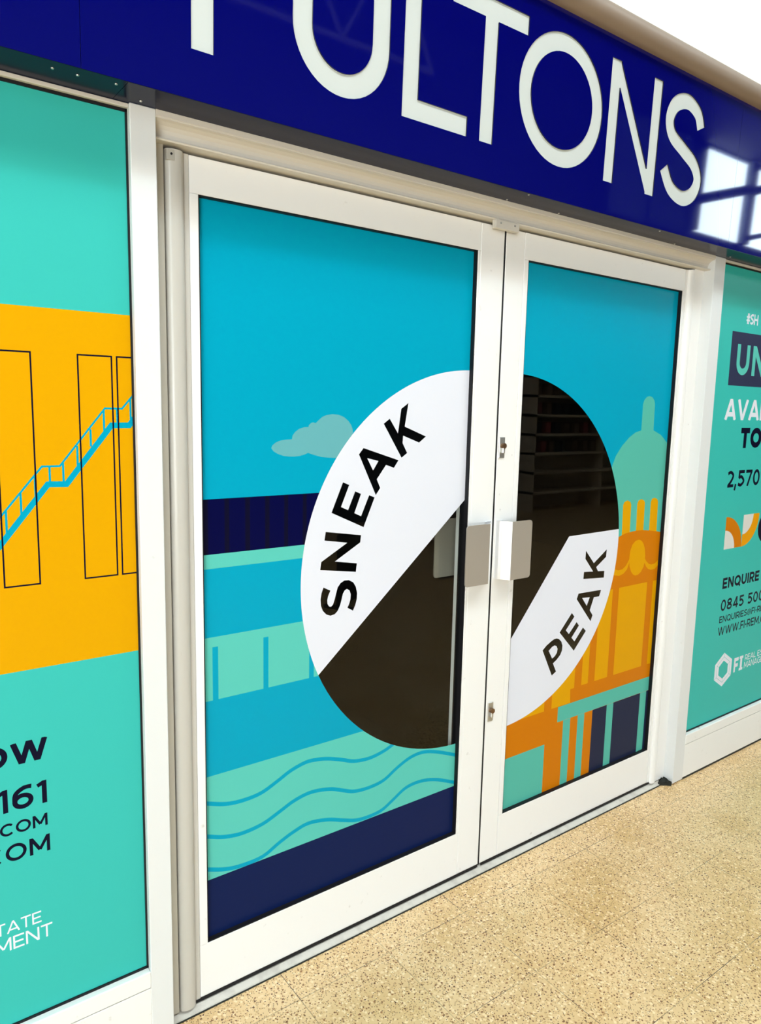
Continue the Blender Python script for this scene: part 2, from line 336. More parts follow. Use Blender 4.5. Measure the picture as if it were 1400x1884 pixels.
ART_LEFT_DOOR = [
    ('R', 'navy_dark', -1, 1.2142, 2, 1.3529),
    ('R', 'ink', -0.1349, 1.2142, -0.1223, 1.3529),
    ('R', 'ink', -0.0786, 1.2142, -0.0659, 1.3529),
    ('R', 'ink', -0.0222, 1.2142, -0.0087, 1.3529),
    ('R', 'ink', 0.0344, 1.2142, 0.0473, 1.3529),
    ('R', 'ink', 0.0905, 1.2142, 0.1024, 1.3529),
    ('R', 'ink', 0.147, 1.2142, 0.1589, 1.3529),
    ('R', 'aqua', -1, 1.1779, 2, 1.2142),
    ('R', 'aqua', -1, 0.8345, 2, 1.0012),
    ('R', 'blue', -0.1148, 0.8345, -0.0993, 0.975),
    ('R', 'blue', 0.0289, 0.8345, 0.044, 0.9761),
    ('R', 'blue', 0.1704, 0.8345, 0.1857, 0.981),
    ('R', 'aqua', -1, 0.3409, 2, 0.6301),
    ('L', 'blue', 0.0115, False, [(-0.1503, 0.5643), (-0.1325, 0.5576), (-0.0832, 0.5406), (-0.0349, 0.5346), (0.0206, 0.5386), (0.072, 0.5582), (0.113, 0.5763), (0.1611, 0.5875), (0.1981, 0.5854), (0.2359, 0.5776), (0.2813, 0.562), (0.3279, 0.5441), (0.3825, 0.5376), (0.4313, 0.5438), (0.4703, 0.5561), (0.5099, 0.5743)], 'smooth'),
    ('L', 'blue', 0.0115, False, [(-0.1515, 0.472), (-0.1337, 0.4657), (-0.0893, 0.4489), (-0.0354, 0.4407), (0.0261, 0.4467), (0.0781, 0.4652), (0.1255, 0.4833), (0.1804, 0.4914), (0.2436, 0.4816), (0.2895, 0.4633), (0.3298, 0.4478), (0.3847, 0.4428), (0.441, 0.4499), (0.491, 0.4751), (0.5424, 0.4945), (0.5956, 0.4985), (0.6511, 0.4845), (0.7296, 0.4531), (0.7681, 0.4345)], 'smooth'),
    ('L', 'blue', 0.0115, False, [(-0.1528, 0.379), (-0.1348, 0.3726), (-0.0848, 0.3545), (-0.0359, 0.3472), (0.026, 0.3499), (0.0783, 0.3728), (0.126, 0.3898), (0.175, 0.3987), (0.2385, 0.3877), (0.2911, 0.3681), (0.3385, 0.3521), (0.387, 0.3479), (0.4365, 0.353), (0.4794, 0.3732), (0.5306, 0.3979), (0.5916, 0.4014), (0.6552, 0.3874), (0.73, 0.3563), (0.7729, 0.34)], 'smooth'),
    ('R', 'navy', -1, 0, 2, 0.3409),
    ('P', 'pale', [(0.0521, 1.4756), (0.0547, 1.4821), (0.0648, 1.49), (0.0784, 1.4949), (0.0944, 1.4969), (0.1128, 1.498), (0.1146, 1.5077), (0.122, 1.5168), (0.1336, 1.5248), (0.1501, 1.5295), (0.1624, 1.5296), (0.1638, 1.5351), (0.1702, 1.5406), (0.1774, 1.5423), (0.1847, 1.5399), (0.1931, 1.5475), (0.2051, 1.5569), (0.2198, 1.5622), (0.2371, 1.5645), (0.2571, 1.5633), (0.275, 1.5572), (0.2892, 1.5472), (0.2984, 1.5366), (0.3033, 1.526), (0.3053, 1.5164), (0.3049, 1.4703), (0.259, 1.4455), (0.2489, 1.4462), (0.2288, 1.4473), (0.204, 1.4499), (0.1844, 1.4545), (0.1722, 1.4583), (0.1614, 1.4618), (0.1507, 1.4573), (0.1365, 1.4541), (0.12, 1.4528), (0.1038, 1.4532), (0.0876, 1.4551), (0.0717, 1.4603), (0.0592, 1.4671)]),
]
SNEAK = [
    ('K', [(0.411, 1.5396), (0.4319, 1.5541), (0.4631, 1.5121), (0.473, 1.5828), (0.4991, 1.6), (0.4873, 1.5318), (0.5688, 1.5027), (0.5431, 1.4848), (0.4825, 1.5054), (0.4809, 1.484), (0.4989, 1.4549), (0.4785, 1.4412)]),
    ('A', [(0.327, 1.4542), (0.3423, 1.4717), (0.4675, 1.4344), (0.4513, 1.4127), (0.4225, 1.422), (0.3905, 1.3819), (0.4033, 1.3561), (0.388, 1.3363)]),
    ('A_hole', [(0.3556, 1.4429), (0.395, 1.434), (0.3768, 1.4074)]),
    ('E', [(0.238, 1.295), (0.3473, 1.2466), (0.3841, 1.3299), (0.3647, 1.3375), (0.3378, 1.2788), (0.3144, 1.2891), (0.3364, 1.3426), (0.3162, 1.3509), (0.2931, 1.2991), (0.2692, 1.3093), (0.2957, 1.3697), (0.2747, 1.3781)]),
    ('N', [(0.2201, 1.2433), (0.3389, 1.2242), (0.3367, 1.2034), (0.2513, 1.157), (0.3261, 1.1437), (0.3231, 1.1192), (0.2033, 1.1379), (0.2068, 1.1604), (0.2922, 1.2065), (0.2163, 1.2195)]),
    ('S', [(0.2147, 1.0873), (0.2086, 1.0722), (0.2055, 1.0545), (0.207, 1.0362), (0.2134, 1.0207), (0.2248, 1.0088), (0.2388, 1.0029), (0.2536, 1.0054), (0.2629, 1.0133), (0.2704, 1.027), (0.2757, 1.0447), (0.2797, 1.0607), (0.286, 1.0702), (0.2934, 1.073), (0.3022, 1.0677), (0.3068, 1.0552), (0.3057, 1.0404), (0.3016, 1.028), (0.2957, 1.0177), (0.3152, 1.0062), (0.3228, 1.0212), (0.3278, 1.0373), (0.3288, 1.0559), (0.324, 1.0753), (0.3149, 1.0894), (0.2994, 1.098), (0.2842, 1.0988), (0.2715, 1.0931), (0.2618, 1.0815), (0.257, 1.0657), (0.2521, 1.048), (0.2468, 1.0341), (0.2406, 1.0287), (0.2342, 1.0304), (0.2286, 1.0385), (0.2277, 1.0496), (0.2308, 1.0619), (0.2378, 1.0755)]),
]
ART_RIGHT_DOOR = [
    ('P', 'aqua2', [(1.3473, 1.0), (1.4473, 1.3013), (1.4817, 1.3907), (1.4999, 1.4265), (1.5332, 1.4623), (1.5749, 1.4938), (1.6111, 1.512), (1.6476, 1.5198), (1.6843, 1.5235), (1.7273, 1.5202), (1.7804, 1.502), (1.8264, 1.4705), (1.8748, 1.4284), (2.1, 1.4284), (2.1, 1.0)]),
    ('P', 'aqua2', [(1.6428, 1.5073), (1.6477, 1.5188), (1.6472, 1.6203), (1.6546, 1.6365), (1.669, 1.6474), (1.6868, 1.6511), (1.7048, 1.6478), (1.7191, 1.6357), (1.7249, 1.6218), (1.7273, 1.5202), (1.7265, 1.507)]),
    ('P', 'yellow', [(1.5688, 1.1073), (1.5645, 1.2349), (1.5709, 1.2462), (1.591, 1.2521), (1.6096, 1.2449), (1.6163, 1.2341), (1.6197, 1.1027)]),
    ('P', 'yellow', [(1.6596, 1.0992), (1.6556, 1.2341), (1.6635, 1.2479), (1.6814, 1.2517), (1.6999, 1.2449), (1.7058, 1.2359), (1.7092, 1.0948)]),
    ('P', 'yellow', [(1.7481, 1.0914), (1.745, 1.236), (1.7524, 1.2487), (1.7693, 1.2526), (1.7885, 1.2456), (1.7948, 1.2355), (1.8004, 1.0867)]),
    ('P', 'orange', [(0.8, 0.1), (0.8, 1.0971), (1.4981, 1.0971), (1.5454, 1.1117), (1.594, 1.1231), (1.6483, 1.1277), (1.7045, 1.1269), (1.7628, 1.1197), (1.8272, 1.1094), (1.9032, 1.0903), (2.1, 1.0903), (2.1, 0.1)]),
    ('P', 'yellow', [(1.6841, 1.0898), (1.6617, 1.0871), (1.6421, 1.0732), (1.6309, 1.0489), (1.6281, 1.0178), (1.6325, 0.9898), (1.6457, 0.9646), (1.6615, 0.9508), (1.6764, 0.9455), (1.6945, 0.9469), (1.7131, 0.9567), (1.7275, 0.9751), (1.7338, 0.9945), (1.7337, 1.0226), (1.7287, 1.0471), (1.7182, 1.068), (1.7032, 1.0833)]),
    ('P', 'yellow', [(1.506, 0.9963), (1.5408, 0.9858), (1.5631, 0.9793), (1.5879, 0.9812), (1.6087, 0.9925), (1.6255, 1.0122), (1.6293, 1.0177), (1.6299, 1.0019), (1.6169, 0.9759), (1.5963, 0.9626), (1.5687, 0.9569), (1.5339, 0.9642), (1.5147, 0.9723)]),
    ('P', 'yellow', [(1.7318, 1.0108), (1.745, 0.9953), (1.7633, 0.9832), (1.7808, 0.9785), (1.8044, 0.9807), (1.8205, 0.9892), (1.8489, 1.0107), (1.8522, 0.9858), (1.8232, 0.9684), (1.8073, 0.958), (1.7801, 0.957), (1.759, 0.9635), (1.7441, 0.9753), (1.7304, 0.9949)]),
    ('R', 'yellow', 1.5753, 0.5535, 1.7616, 0.9085),
    ('R', 'yellow', 1.4564, 0.5535, 1.5362, 0.9085),
    ('R', 'yellow', 1.8019, 0.5535, 2.1, 0.9085),
    ('R', 'yellow', 1.3774, 0.5535, 1.4166, 0.9085),
    ('P', 'yellow', [(1.2114, 0.4978), (1.3178, 0.4978), (1.3142, 0.5517), (1.3359, 0.5517), (1.3359, 0.9085), (1.2114, 0.9085)]),
    ('R', 'yellow', 0.8, 0.4978, 1.1706, 0.9085),
    ('R', 'aqua2', 1.2491, 0.436, 2.1, 0.4957),
    ('R', 'aqua2', 1.2833, 0.1, 1.3247, 0.4354),
    ('R', 'orange', 1.3247, 0.1, 1.3685, 0.4354),
    ('R', 'aqua2', 1.3685, 0.1, 1.4083, 0.4354),
    ('R', 'orange', 1.4083, 0.1, 1.4575, 0.4354),
    ('R', 'navy2', 1.4575, 0.1, 1.547, 0.4354),
    ('R', 'aqua2', 1.547, 0.1, 1.5896, 0.4354),
    ('R', 'navy2', 1.5896, 0.1, 1.7698, 0.4354),
    ('R', 'aqua2', 1.7698, 0.1, 1.8132, 0.4354),
    ('R', 'navy2', 1.8132, 0.1, 2.1, 0.4354),
    ('R', 'aqua2', 0.8, 0.1, 1.1834, 0.3666),
]
PEAK = [
    ('K', [(1.3566, 1.0776), (1.4076, 1.0254), (1.4807, 1.0709), (1.4793, 1.042), (1.4232, 1.0082), (1.4356, 0.9913), (1.4745, 0.9883), (1.4738, 0.9619), (1.3512, 0.9714), (1.3525, 0.9979), (1.4064, 0.9934), (1.3562, 1.0472)]),
    ('A', [(1.3198, 0.8988), (1.3286, 0.919), (1.4622, 0.9158), (1.4524, 0.8912), (1.4211, 0.8927), (1.4008, 0.8445), (1.4193, 0.8227), (1.4094, 0.8003)]),
    ('A_hole', [(1.3515, 0.899), (1.3958, 0.8959), (1.3807, 0.8646)]),
    ('E', [(1.2333, 0.7857), (1.3206, 0.701), (1.3848, 0.7667), (1.3666, 0.783), (1.3211, 0.7369), (1.3028, 0.7541), (1.3419, 0.7948), (1.327, 0.8103), (1.2862, 0.7709), (1.2678, 0.7885), (1.3123, 0.8337), (1.2966, 0.85)]),
    ('P', [(1.1449, 0.7341), (1.2027, 0.6283), (1.2255, 0.6391), (1.2057, 0.6739), (1.227, 0.6851), (1.2438, 0.6988), (1.2524, 0.7142), (1.2536, 0.7325), (1.2463, 0.7492), (1.2318, 0.7616), (1.218, 0.7664), (1.2048, 0.7657), (1.1876, 0.7596), (1.1645, 0.7486)]),
    ('P_hole', [(1.1785, 0.7264), (1.1996, 0.6934), (1.2146, 0.7004), (1.2248, 0.7117), (1.2272, 0.725), (1.2204, 0.737), (1.209, 0.7415), (1.196, 0.7383)]),
]

# ------------------------------------------------------------------ the setting
box('floor', 'terrazzo', -9, 17, -6.6, .045, -.1, 0); F = bpy.data.objects['floor']
tag(F, 'tan speckled terrazzo tile floor of the arcade in front of the doors', 'floor', kind='structure')
o = box('floor_interior', 'interior_floor_gloom', -3.5, 6, .045, 5, -.1, 0); tag(o, 'dark floor inside the empty shop behind the glass', 'floor', kind='structure')
o = box('wall_interior_back', 'interior_gloom', -3.5, 6, 5, 5.1, 0, 2.9); tag(o, 'dark back wall inside the empty shop', 'wall', kind='structure')
o = box('wall_interior_left', 'interior_gloom', -3.6, -3.5, .1, 5, 0, 2.9); tag(o, 'dark left wall inside the empty shop', 'wall', kind='structure')
o = box('wall_interior_right', 'interior_gloom', 6, 6.1, .1, 5, 0, 2.9); tag(o, 'dark right wall inside the empty shop', 'wall', kind='structure')
o = box('ceiling_interior', 'interior_gloom', -3.6, 6.1, .1, 5.1, 2.9, 3.0); tag(o, 'dark ceiling inside the empty shop', 'ceiling', kind='structure')
o = box('wall_upper_front', 'bulkhead_white', -9, 17, -.19, .1, 2.775, 6.0); tag(o, 'cream white wall above the blue shop sign', 'wall', kind='structure')
o = box('wall_left_of_shop', 'bulkhead_white', -9, -1.9, -.03, .1, 0, 2.775); tag(o, 'cream wall left of the shop front', 'wall', kind='structure')
o = box('wall_right_of_shop', 'bulkhead_white', 3.75, 17, -.03, .1, 0, 2.775); tag(o, 'cream wall right of the shop front', 'wall', kind='structure')
o = box('wall_left_end', 'mall_grey', -9.1, -9, -6.6, .1, 0, 6); tag(o, 'grey left end wall of the arcade', 'wall', kind='structure')
o = box('wall_right_end', 'mall_grey', 17, 17.1, -6.6, .1, 0, 6.1); tag(o, 'grey right end wall of the arcade', 'wall', kind='structure')
# opposite side of the arcade (seen only as reflections in sign and glass)
bm = bmesh.new()
bx(bm, -.4, 17, -6.7, -6.6, 0, 4.5); bx(bm, -.4, 11.75, -6.7, -6.6, 4.5, 6.0); bx(bm, 11.75, 17, -6.7, -6.6, 5.97, 6.0)
bx(bm, -9, -6.6, -6.7, -6.6, 0, 6); bx(bm, -4.6, -.4, -6.7, -6.6, 0, 6); bx(bm, -6.6, -4.6, -6.7, -6.6, 5.0, 6); bx(bm, -6.6, -4.6, -6.7, -6.6, 0, 1.0)
o = finish('wall_opposite', bm, 'mall_grey'); tag(o, 'grey wall across the arcade with high clerestory windows', 'wall', kind='structure')
bm = bmesh.new()
for x in (11.75, 13.55, 16.4): bx(bm, x-.12, x+.12, -6.62, -6.5, 4.5, 5.97)
cyl(bm, (11.75, -6.5, 5.0), (13.55, -6.5, 5.5), .09); cyl(bm, (13.55, -6.5, 5.45), (15.2, -6.5, 5.97), .08); cyl(bm, (13.55, -6.5, 4.6), (16.4, -6.5, 5.3), .05)
for a in (9.4, 10.5): tag(box('trim_reflection_panel', 'reflection_panel_blue', a, a+.95, -6.6, -6.56, 4.4, 5.95), 'added pale blue panel standing in for dim glazing reflected in the sign', 'wall panel', kind='structure')  # panels added only to give the sign a dim bluish reflection
o = finish('trim_clerestory', bm, 'mall_grey'); tag(o, 'dark mullions and slanted braces of the clerestory across the arcade', 'window frame', kind='structure')
bm = bmesh.new()
bx(bm, -9, 17, -6.7, -3.0, 6.0, 6.1); bx(bm, -9, 17, -2.5, .1, 6.0, 6.1); bx(bm, 7, 17, -3.0, -2.5, 6.0, 6.1)
o = finish('ceiling', bm, 'mall_ceiling'); tag(o, 'dark arcade roof with a long skylight', 'ceiling', kind='structure')
bm = bmesh.new()
for k in range(5):
    x = -1.2+k*1.1
    cyl(bm, (x, -5.0, 4.7), (x+1.1, -5.0, 4.7), .03, seg=8); cyl(bm, (x, -5.0, 5.7), (x+1.1, -5.0, 5.7), .03, seg=8)
    cyl(bm, (x, -5.0, 4.7), (x+.55, -5.0, 5.7), .02, seg=8); cyl(bm, (x+.55, -5.0, 5.7), (x+1.1, -5.0, 4.7), .02, seg=8)
o = finish('trim_roof_truss', bm, 'truss_white'); tag(o, 'white lattice truss under the arcade roof', 'truss', kind='structure')

# ------------------------------------------------------------------ shop front trims
def struct(o, label, cat): tag(o, label, cat, kind='structure'); return o
struct(box('trim_1', 'pillar_paint', -.312, -.2565, -.065, .04, 0, 2.199, bev=.0015), 'white post left of the double doors', 'post')
struct(box('trim_2', 'pillar_paint', 1.9595, 2.036, -.065, .04, .004, 2.199, bev=.0015), 'white post right of the double doors', 'post')
struct(box('trim_3', 'jamb_shade_paint', -.2565, -.226, -.022, .04, .016, 2.15, bev=.001), 'narrow jamb strip beside the left door, its shade put into the paint', 'door jamb')
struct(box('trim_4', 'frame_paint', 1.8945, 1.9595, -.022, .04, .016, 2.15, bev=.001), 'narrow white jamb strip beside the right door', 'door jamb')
bm = bmesh.new()
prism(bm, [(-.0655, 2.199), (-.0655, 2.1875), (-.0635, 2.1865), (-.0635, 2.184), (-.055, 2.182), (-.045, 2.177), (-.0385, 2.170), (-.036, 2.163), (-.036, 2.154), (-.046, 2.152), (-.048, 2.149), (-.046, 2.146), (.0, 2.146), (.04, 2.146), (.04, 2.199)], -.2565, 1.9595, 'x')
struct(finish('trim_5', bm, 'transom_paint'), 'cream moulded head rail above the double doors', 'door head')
struct(box('trim_6', 'dark_void', -.226, 1.8945, .012, .038, 2.130, 2.1455), 'black strip added as the shadow in the gap above the doors', 'shadow strip')  # black strip stands in for the shadow in the gap
bm = bmesh.new(); prism(bm, [(-.036, 0), (-.034, .004), (-.016, .012), (-.006, .015), (.045, .015), (.045, 0)], -.2565, 1.925, 'x')
struct(finish('trim_7', bm, 'threshold_metal'), 'worn metal threshold under the double doors', 'threshold')
struct(box('trim_11', 'mortar', -.2565, 1.925, -.0400, -.0362, 0, .0022), 'dark line along the front edge of the threshold', 'floor joint')  # thin dark strip where threshold and floor meet
# dark mortar where the right post meets the threshold
bm = bmesh.new()
prism(bm, [(1.905, -.030), (1.930, -.022), (1.9588, -.022), (1.9588, -.062), (1.945, -.068), (1.930, -.052), (1.915, -.042)], .0, .016, 'z')
bmesh.ops.subdivide_edges(bm, edges=bm.edges, cuts=2, use_grid_fill=True)
for v in bm.verts:
    if v.co.z > .01: v.co.z += random.uniform(-.008, .010)
tag(finish('mortar_lump', bm, 'mortar'), 'dark crumbled mortar at the foot of the right post', 'mortar')
# band over the sign
bm = bmesh.new()
prism(bm, [(-.150, 2.706)]+[(-.180+.034*math.cos(R(a)), 2.742+.036*math.sin(R(a))) for a in range(-90, -271, -15)]+[(-.150, 2.778)], -9, 17, 'x')
struct(finish('trim_8', bm, 'taupe_trim', smooth=True), 'taupe rounded moulding above the blue sign', 'moulding')

# ------------------------------------------------------------------ shop sign
sign = empty('shop_sign', (0, -.16, 2.2)); tag(sign, 'deep blue glossy shop sign reading FULTONS over the doors', 'sign')
TILT = R(1.7); sign.rotation_euler = (TILT, 0, 0)
LET = {}
def poly_letter(ch, *ps): LET.setdefault(ch, []).extend(ps)
z0, z1, w = .095, .447, .049
def rect(a, b, c, d): return [(a, c), (b, c), (b, d), (a, d)]
letters = [
 ('F', [rect(-.217, -.168, z0, z1), rect(-.217, -.01, z1-w, z1), rect(-.217, -.04, .255, .255+w)]),
 ('U', stroke([(.041, z1)]+arc(.148, .228, .1075, .1085, 180, 360, 24)+[(.2545, z1)], w+.002)),
 ('L', [rect(.323, .373, z0, z1), rect(.323, .540, z0, z0+w)]),
 ('T', [rect(.5855, .6345, z0, z1), rect(.472, .748, z1-w, z1)]),
 ('O', stroke(arc(.905, .271, .157, .153, 0, 360, 56)[:-1], w, True)),
 ('N', [rect(1.114, 1.161, z0, z1), rect(1.331, 1.379, z0, z1), [(1.114, z1), (1.158, z1), (1.379, z0), (1.335, z0)]]),
 ('S', stroke(catmull([(1.618, .357), (1.592, .400), (1.528, .422), (1.462, .400), (1.434, .350), (1.455, .303), (1.525, .271), (1.597, .238), (1.628, .192), (1.604, .143), (1.545, .119), (1.472, .140), (1.425, .195)], 6), w)),
]
art = [('sign_blue', rect(-1.9, 3.75, 0, .515))]
for ch, ps in letters:
    for q in ps: art.append((None, q))
for a, b in ((-1.9, -.4325), (-.4315, 1.8715), (1.8725, 3.75)):
    sheet('fascia_panel', art, a, b, 0, .515, 0, sign, walls=(.004, 'sign_edge'))
bm = bmesh.new(); bx(bm, -1.9, 3.75, .0085, .03, .0, .515); finish('sign_backing', bm, 'dark_void', sign)
for ch, ps in letters:
    xs_ = [q[0] for p_ in ps for q in p_]
    l_ = sheet('letter_insert', [('letter_acrylic', q) for q in ps], min(xs_)-.01, max(xs_)+.01, 0, .515, .0035, sign); l_['label'] = 'white acrylic letter ' + ch
soff = sign
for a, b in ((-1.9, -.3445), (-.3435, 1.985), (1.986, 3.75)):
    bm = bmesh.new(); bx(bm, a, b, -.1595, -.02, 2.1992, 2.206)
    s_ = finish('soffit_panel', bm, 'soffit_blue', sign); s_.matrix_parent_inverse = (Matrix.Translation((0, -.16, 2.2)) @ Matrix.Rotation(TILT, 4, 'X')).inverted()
SIG = (Matrix.Translation((0, -.16, 2.2)) @ Matrix.Rotation(TILT, 4, 'X')).inverted()
for x, y in ((-.475, -.128), (-.43, -.128), (-.36, -.135), (-.295, -.085), (.79, -.075), (.80, -.15), (1.02, -.075), (1.45, -.15), (1.66, -.075), (2.02, -.09)):
    bm = bmesh.new(); cyl(bm, (x, y, 2.2), (x, y, 2.1975), .0035, .0025, 12)
    s_ = finish('screw', bm, 'lock_metal', sign); s_.matrix_parent_inverse = SIG; s_['label'] = 'small pale screw head'

# ------------------------------------------------------------------ side windows with printed vinyl
def window(name, x0, x1, rows, label, post):
    r = empty(name, ((x0+x1)/2, -.045, 0)); tag(r, label, 'window', kind='structure')
    inv = Matrix.Translation(r.location).inverted()
    def add(o): o.parent = r; o.matrix_parent_inverse = inv; return o
    add(sheet('vinyl_film', rows, x0, x1, .211, 2.184, -.045, None))
    add(box('glass_pane', 'glass', x0, x1, -.0445, -.038, .206, 2.19))
    bm = bmesh.new()
    for a in ((x0-.004, x0, .206, 2.19), (x1, x1+.004, .206, 2.19)): bx(bm, a[0], a[1], -.049, -.036, a[2], a[3])
    for c, d in ((.206, .211), (2.184, 2.19)): bx(bm, x0-.004, x1+.004, -.049, -.036, c, d)
    add(finish('gasket', bm, 'rubber'))
    add(box('head_bead', 'transom_paint', x0-.004, x1+.004, -.058, -.03, 2.19, 2.1985, bev=.001))
    add(box('sill', 'old_white', x0-.004, x1+.004, -.066, .03, .1625, .206, bev=.002))
    add(box('base_panel', 'old_white', x0-.004, x1+.004, -.0645, .03, .010, .1605, bev=.001))
    add(box('sill_gap', 'rubber', x0-.004, x1+.004, -.060, .03, .1600, .163))
    add(box('floor_seal', 'mortar', x0-.004, x1+.004, -.063, .03, 0, .011))
    return r
# left window artwork
A = [('teal', rect(-3, 1, 0, 3))]; expand(ART_LEFT_WINDOW, A)
text(A, 'ENQUIRE NOW', 'ink', .812, .0490, .24, x1=-.519, track=.12)
text(A, '0845 500 6161', 'ink', .7095, .0525, .19, x1=-.5245, track=.16)
text(A, 'ENQUIRIES@FI-REM.COM', 'ink', .6565, .0285, .18, x1=-.5255, track=.13)
text(A, 'WWW.FI-REM.COM', 'ink', .595, .0395, .175, x1=-.5225, track=.15)
text(A, 'REAL ESTATE', 'white', .430, .0275, .13, x1=-.5475, track=.10, sxx=.92)
text(A, 'MANAGEMENT', 'white', .389, .0315, .13, x1=-.5255, track=.12, sxx=.95)
window('window_1', -1.55, -.316, A, 'left side window with teal vinyl, yellow block and staircase drawing', None)
struct(box('trim_9', 'pillar_paint', -1.9, -1.554, -.065, .04, 0, 2.199, bev=.0015), 'wide white post at the left end of the shop front', 'post')
# right window artwork
A = [('teal', rect(1, 4, 0, 3))]
text(A, '#SH', 'white', 1.968, .0440, .20, x0=2.272, track=.06, sxx=.88)
A.append(('slate', rect(2.168, 2.72, 1.709, 1.931)))
text(A, 'UNIT', 'aqua', 1.755, .1265, .215, x0=2.221, track=.22, sxx=.94)
text(A, 'AVAILABLE', 'white', 1.565, .0885, .21, x0=2.163, track=.08, sxx=1.02)
text(A, 'TO LET', 'ink', 1.444, .0885, .27, x0=2.311, track=.09, sxx=1.06)
text(A, '2,570', 'ink', 1.275, .0725, .185, x0=2.229, track=.13, sxx=1.02)
c1 = (2.251, 1.001); c2 = (2.400, 1.145)
A.append(('orange', [c1]+arc(*c1, .149, .144, 0, 90, 18))); A.append(('grey_white', [c1]+arc(*c1, .087, .084, 0, 90, 16)))
A.append(('amber', [c2]+arc(*c2, .140, .144, 0, -90, 18)[::-1])); A.append(('grey_white', [c2]+arc(*c2, .087, .089, 0, -90, 16)[::-1]))
A.append(('ink', arc(2.612, 1.073, .073, .072, 0, 360, 30)[:-1]))
text(A, 'ENQUIRE NOW', 'ink', .821, .0495, .225, x0=2.269, track=.14, sxx=1.05)
text(A, '0845 500 6161', 'ink', .7185, .0525, .18, x0=2.270, track=.16, sxx=1.02)
text(A, 'ENQUIRIES@FI-REM.COM', 'ink', .665, .0305, .17, x0=2.267, track=.12, sxx=1.10)
text(A, 'WWW.FI-REM.COM', 'ink', .606, .0390, .175, x0=2.264, track=.12, sxx=.97)
hx = [(2.339, .516), (2.412, .472), (2.412, .396), (2.339, .356), (2.267, .400), (2.267, .471)]; cxh, czh = 2.3395, .4355
A.append(('white', hx[::-1]))
def inset(k): return [(cxh+(q[0]-cxh)*k, czh+(q[1]-czh)*k) for q in hx]
for q in stroke(inset(.76), .0016, True): A.append(('teal', q))
A.append(('teal', inset(.54)[::-1]))
for i in (0, 1, 2, 3, 4, 5):
    a = inset(.54 if i % 2 else .76)[i]; b = inset(.76 if i % 2 else 1.0)[i]
    for q in stroke([a, b], .0015): A.append(('teal', q))
text(A, 'F', 'white', .402, .069, .24, x0=2.434, sxx=.80)
A += [('white', rect(2.490, 2.507, .402, .471)), ('white', rect(2.482, 2.515, .402, .414)), ('white', rect(2.482, 2.515, .459, .471))]
text(A, 'REAL ESTATE', 'white', .441, .0290, .13, x0=2.532, track=.10, sxx=.98)
text(A, 'MANAGEMENT', 'white', .4035, .0315, .13, x0=2.530, track=.09, sxx=.90)
window('window_2', 2.040, 3.4, A, 'right side window with teal vinyl and shop letting notice', None)
struct(box('trim_10', 'pillar_paint', 3.404, 3.75, -.065, .04, 0, 2.199, bev=.0015), 'wide white post at the right end of the shop front', 'post')

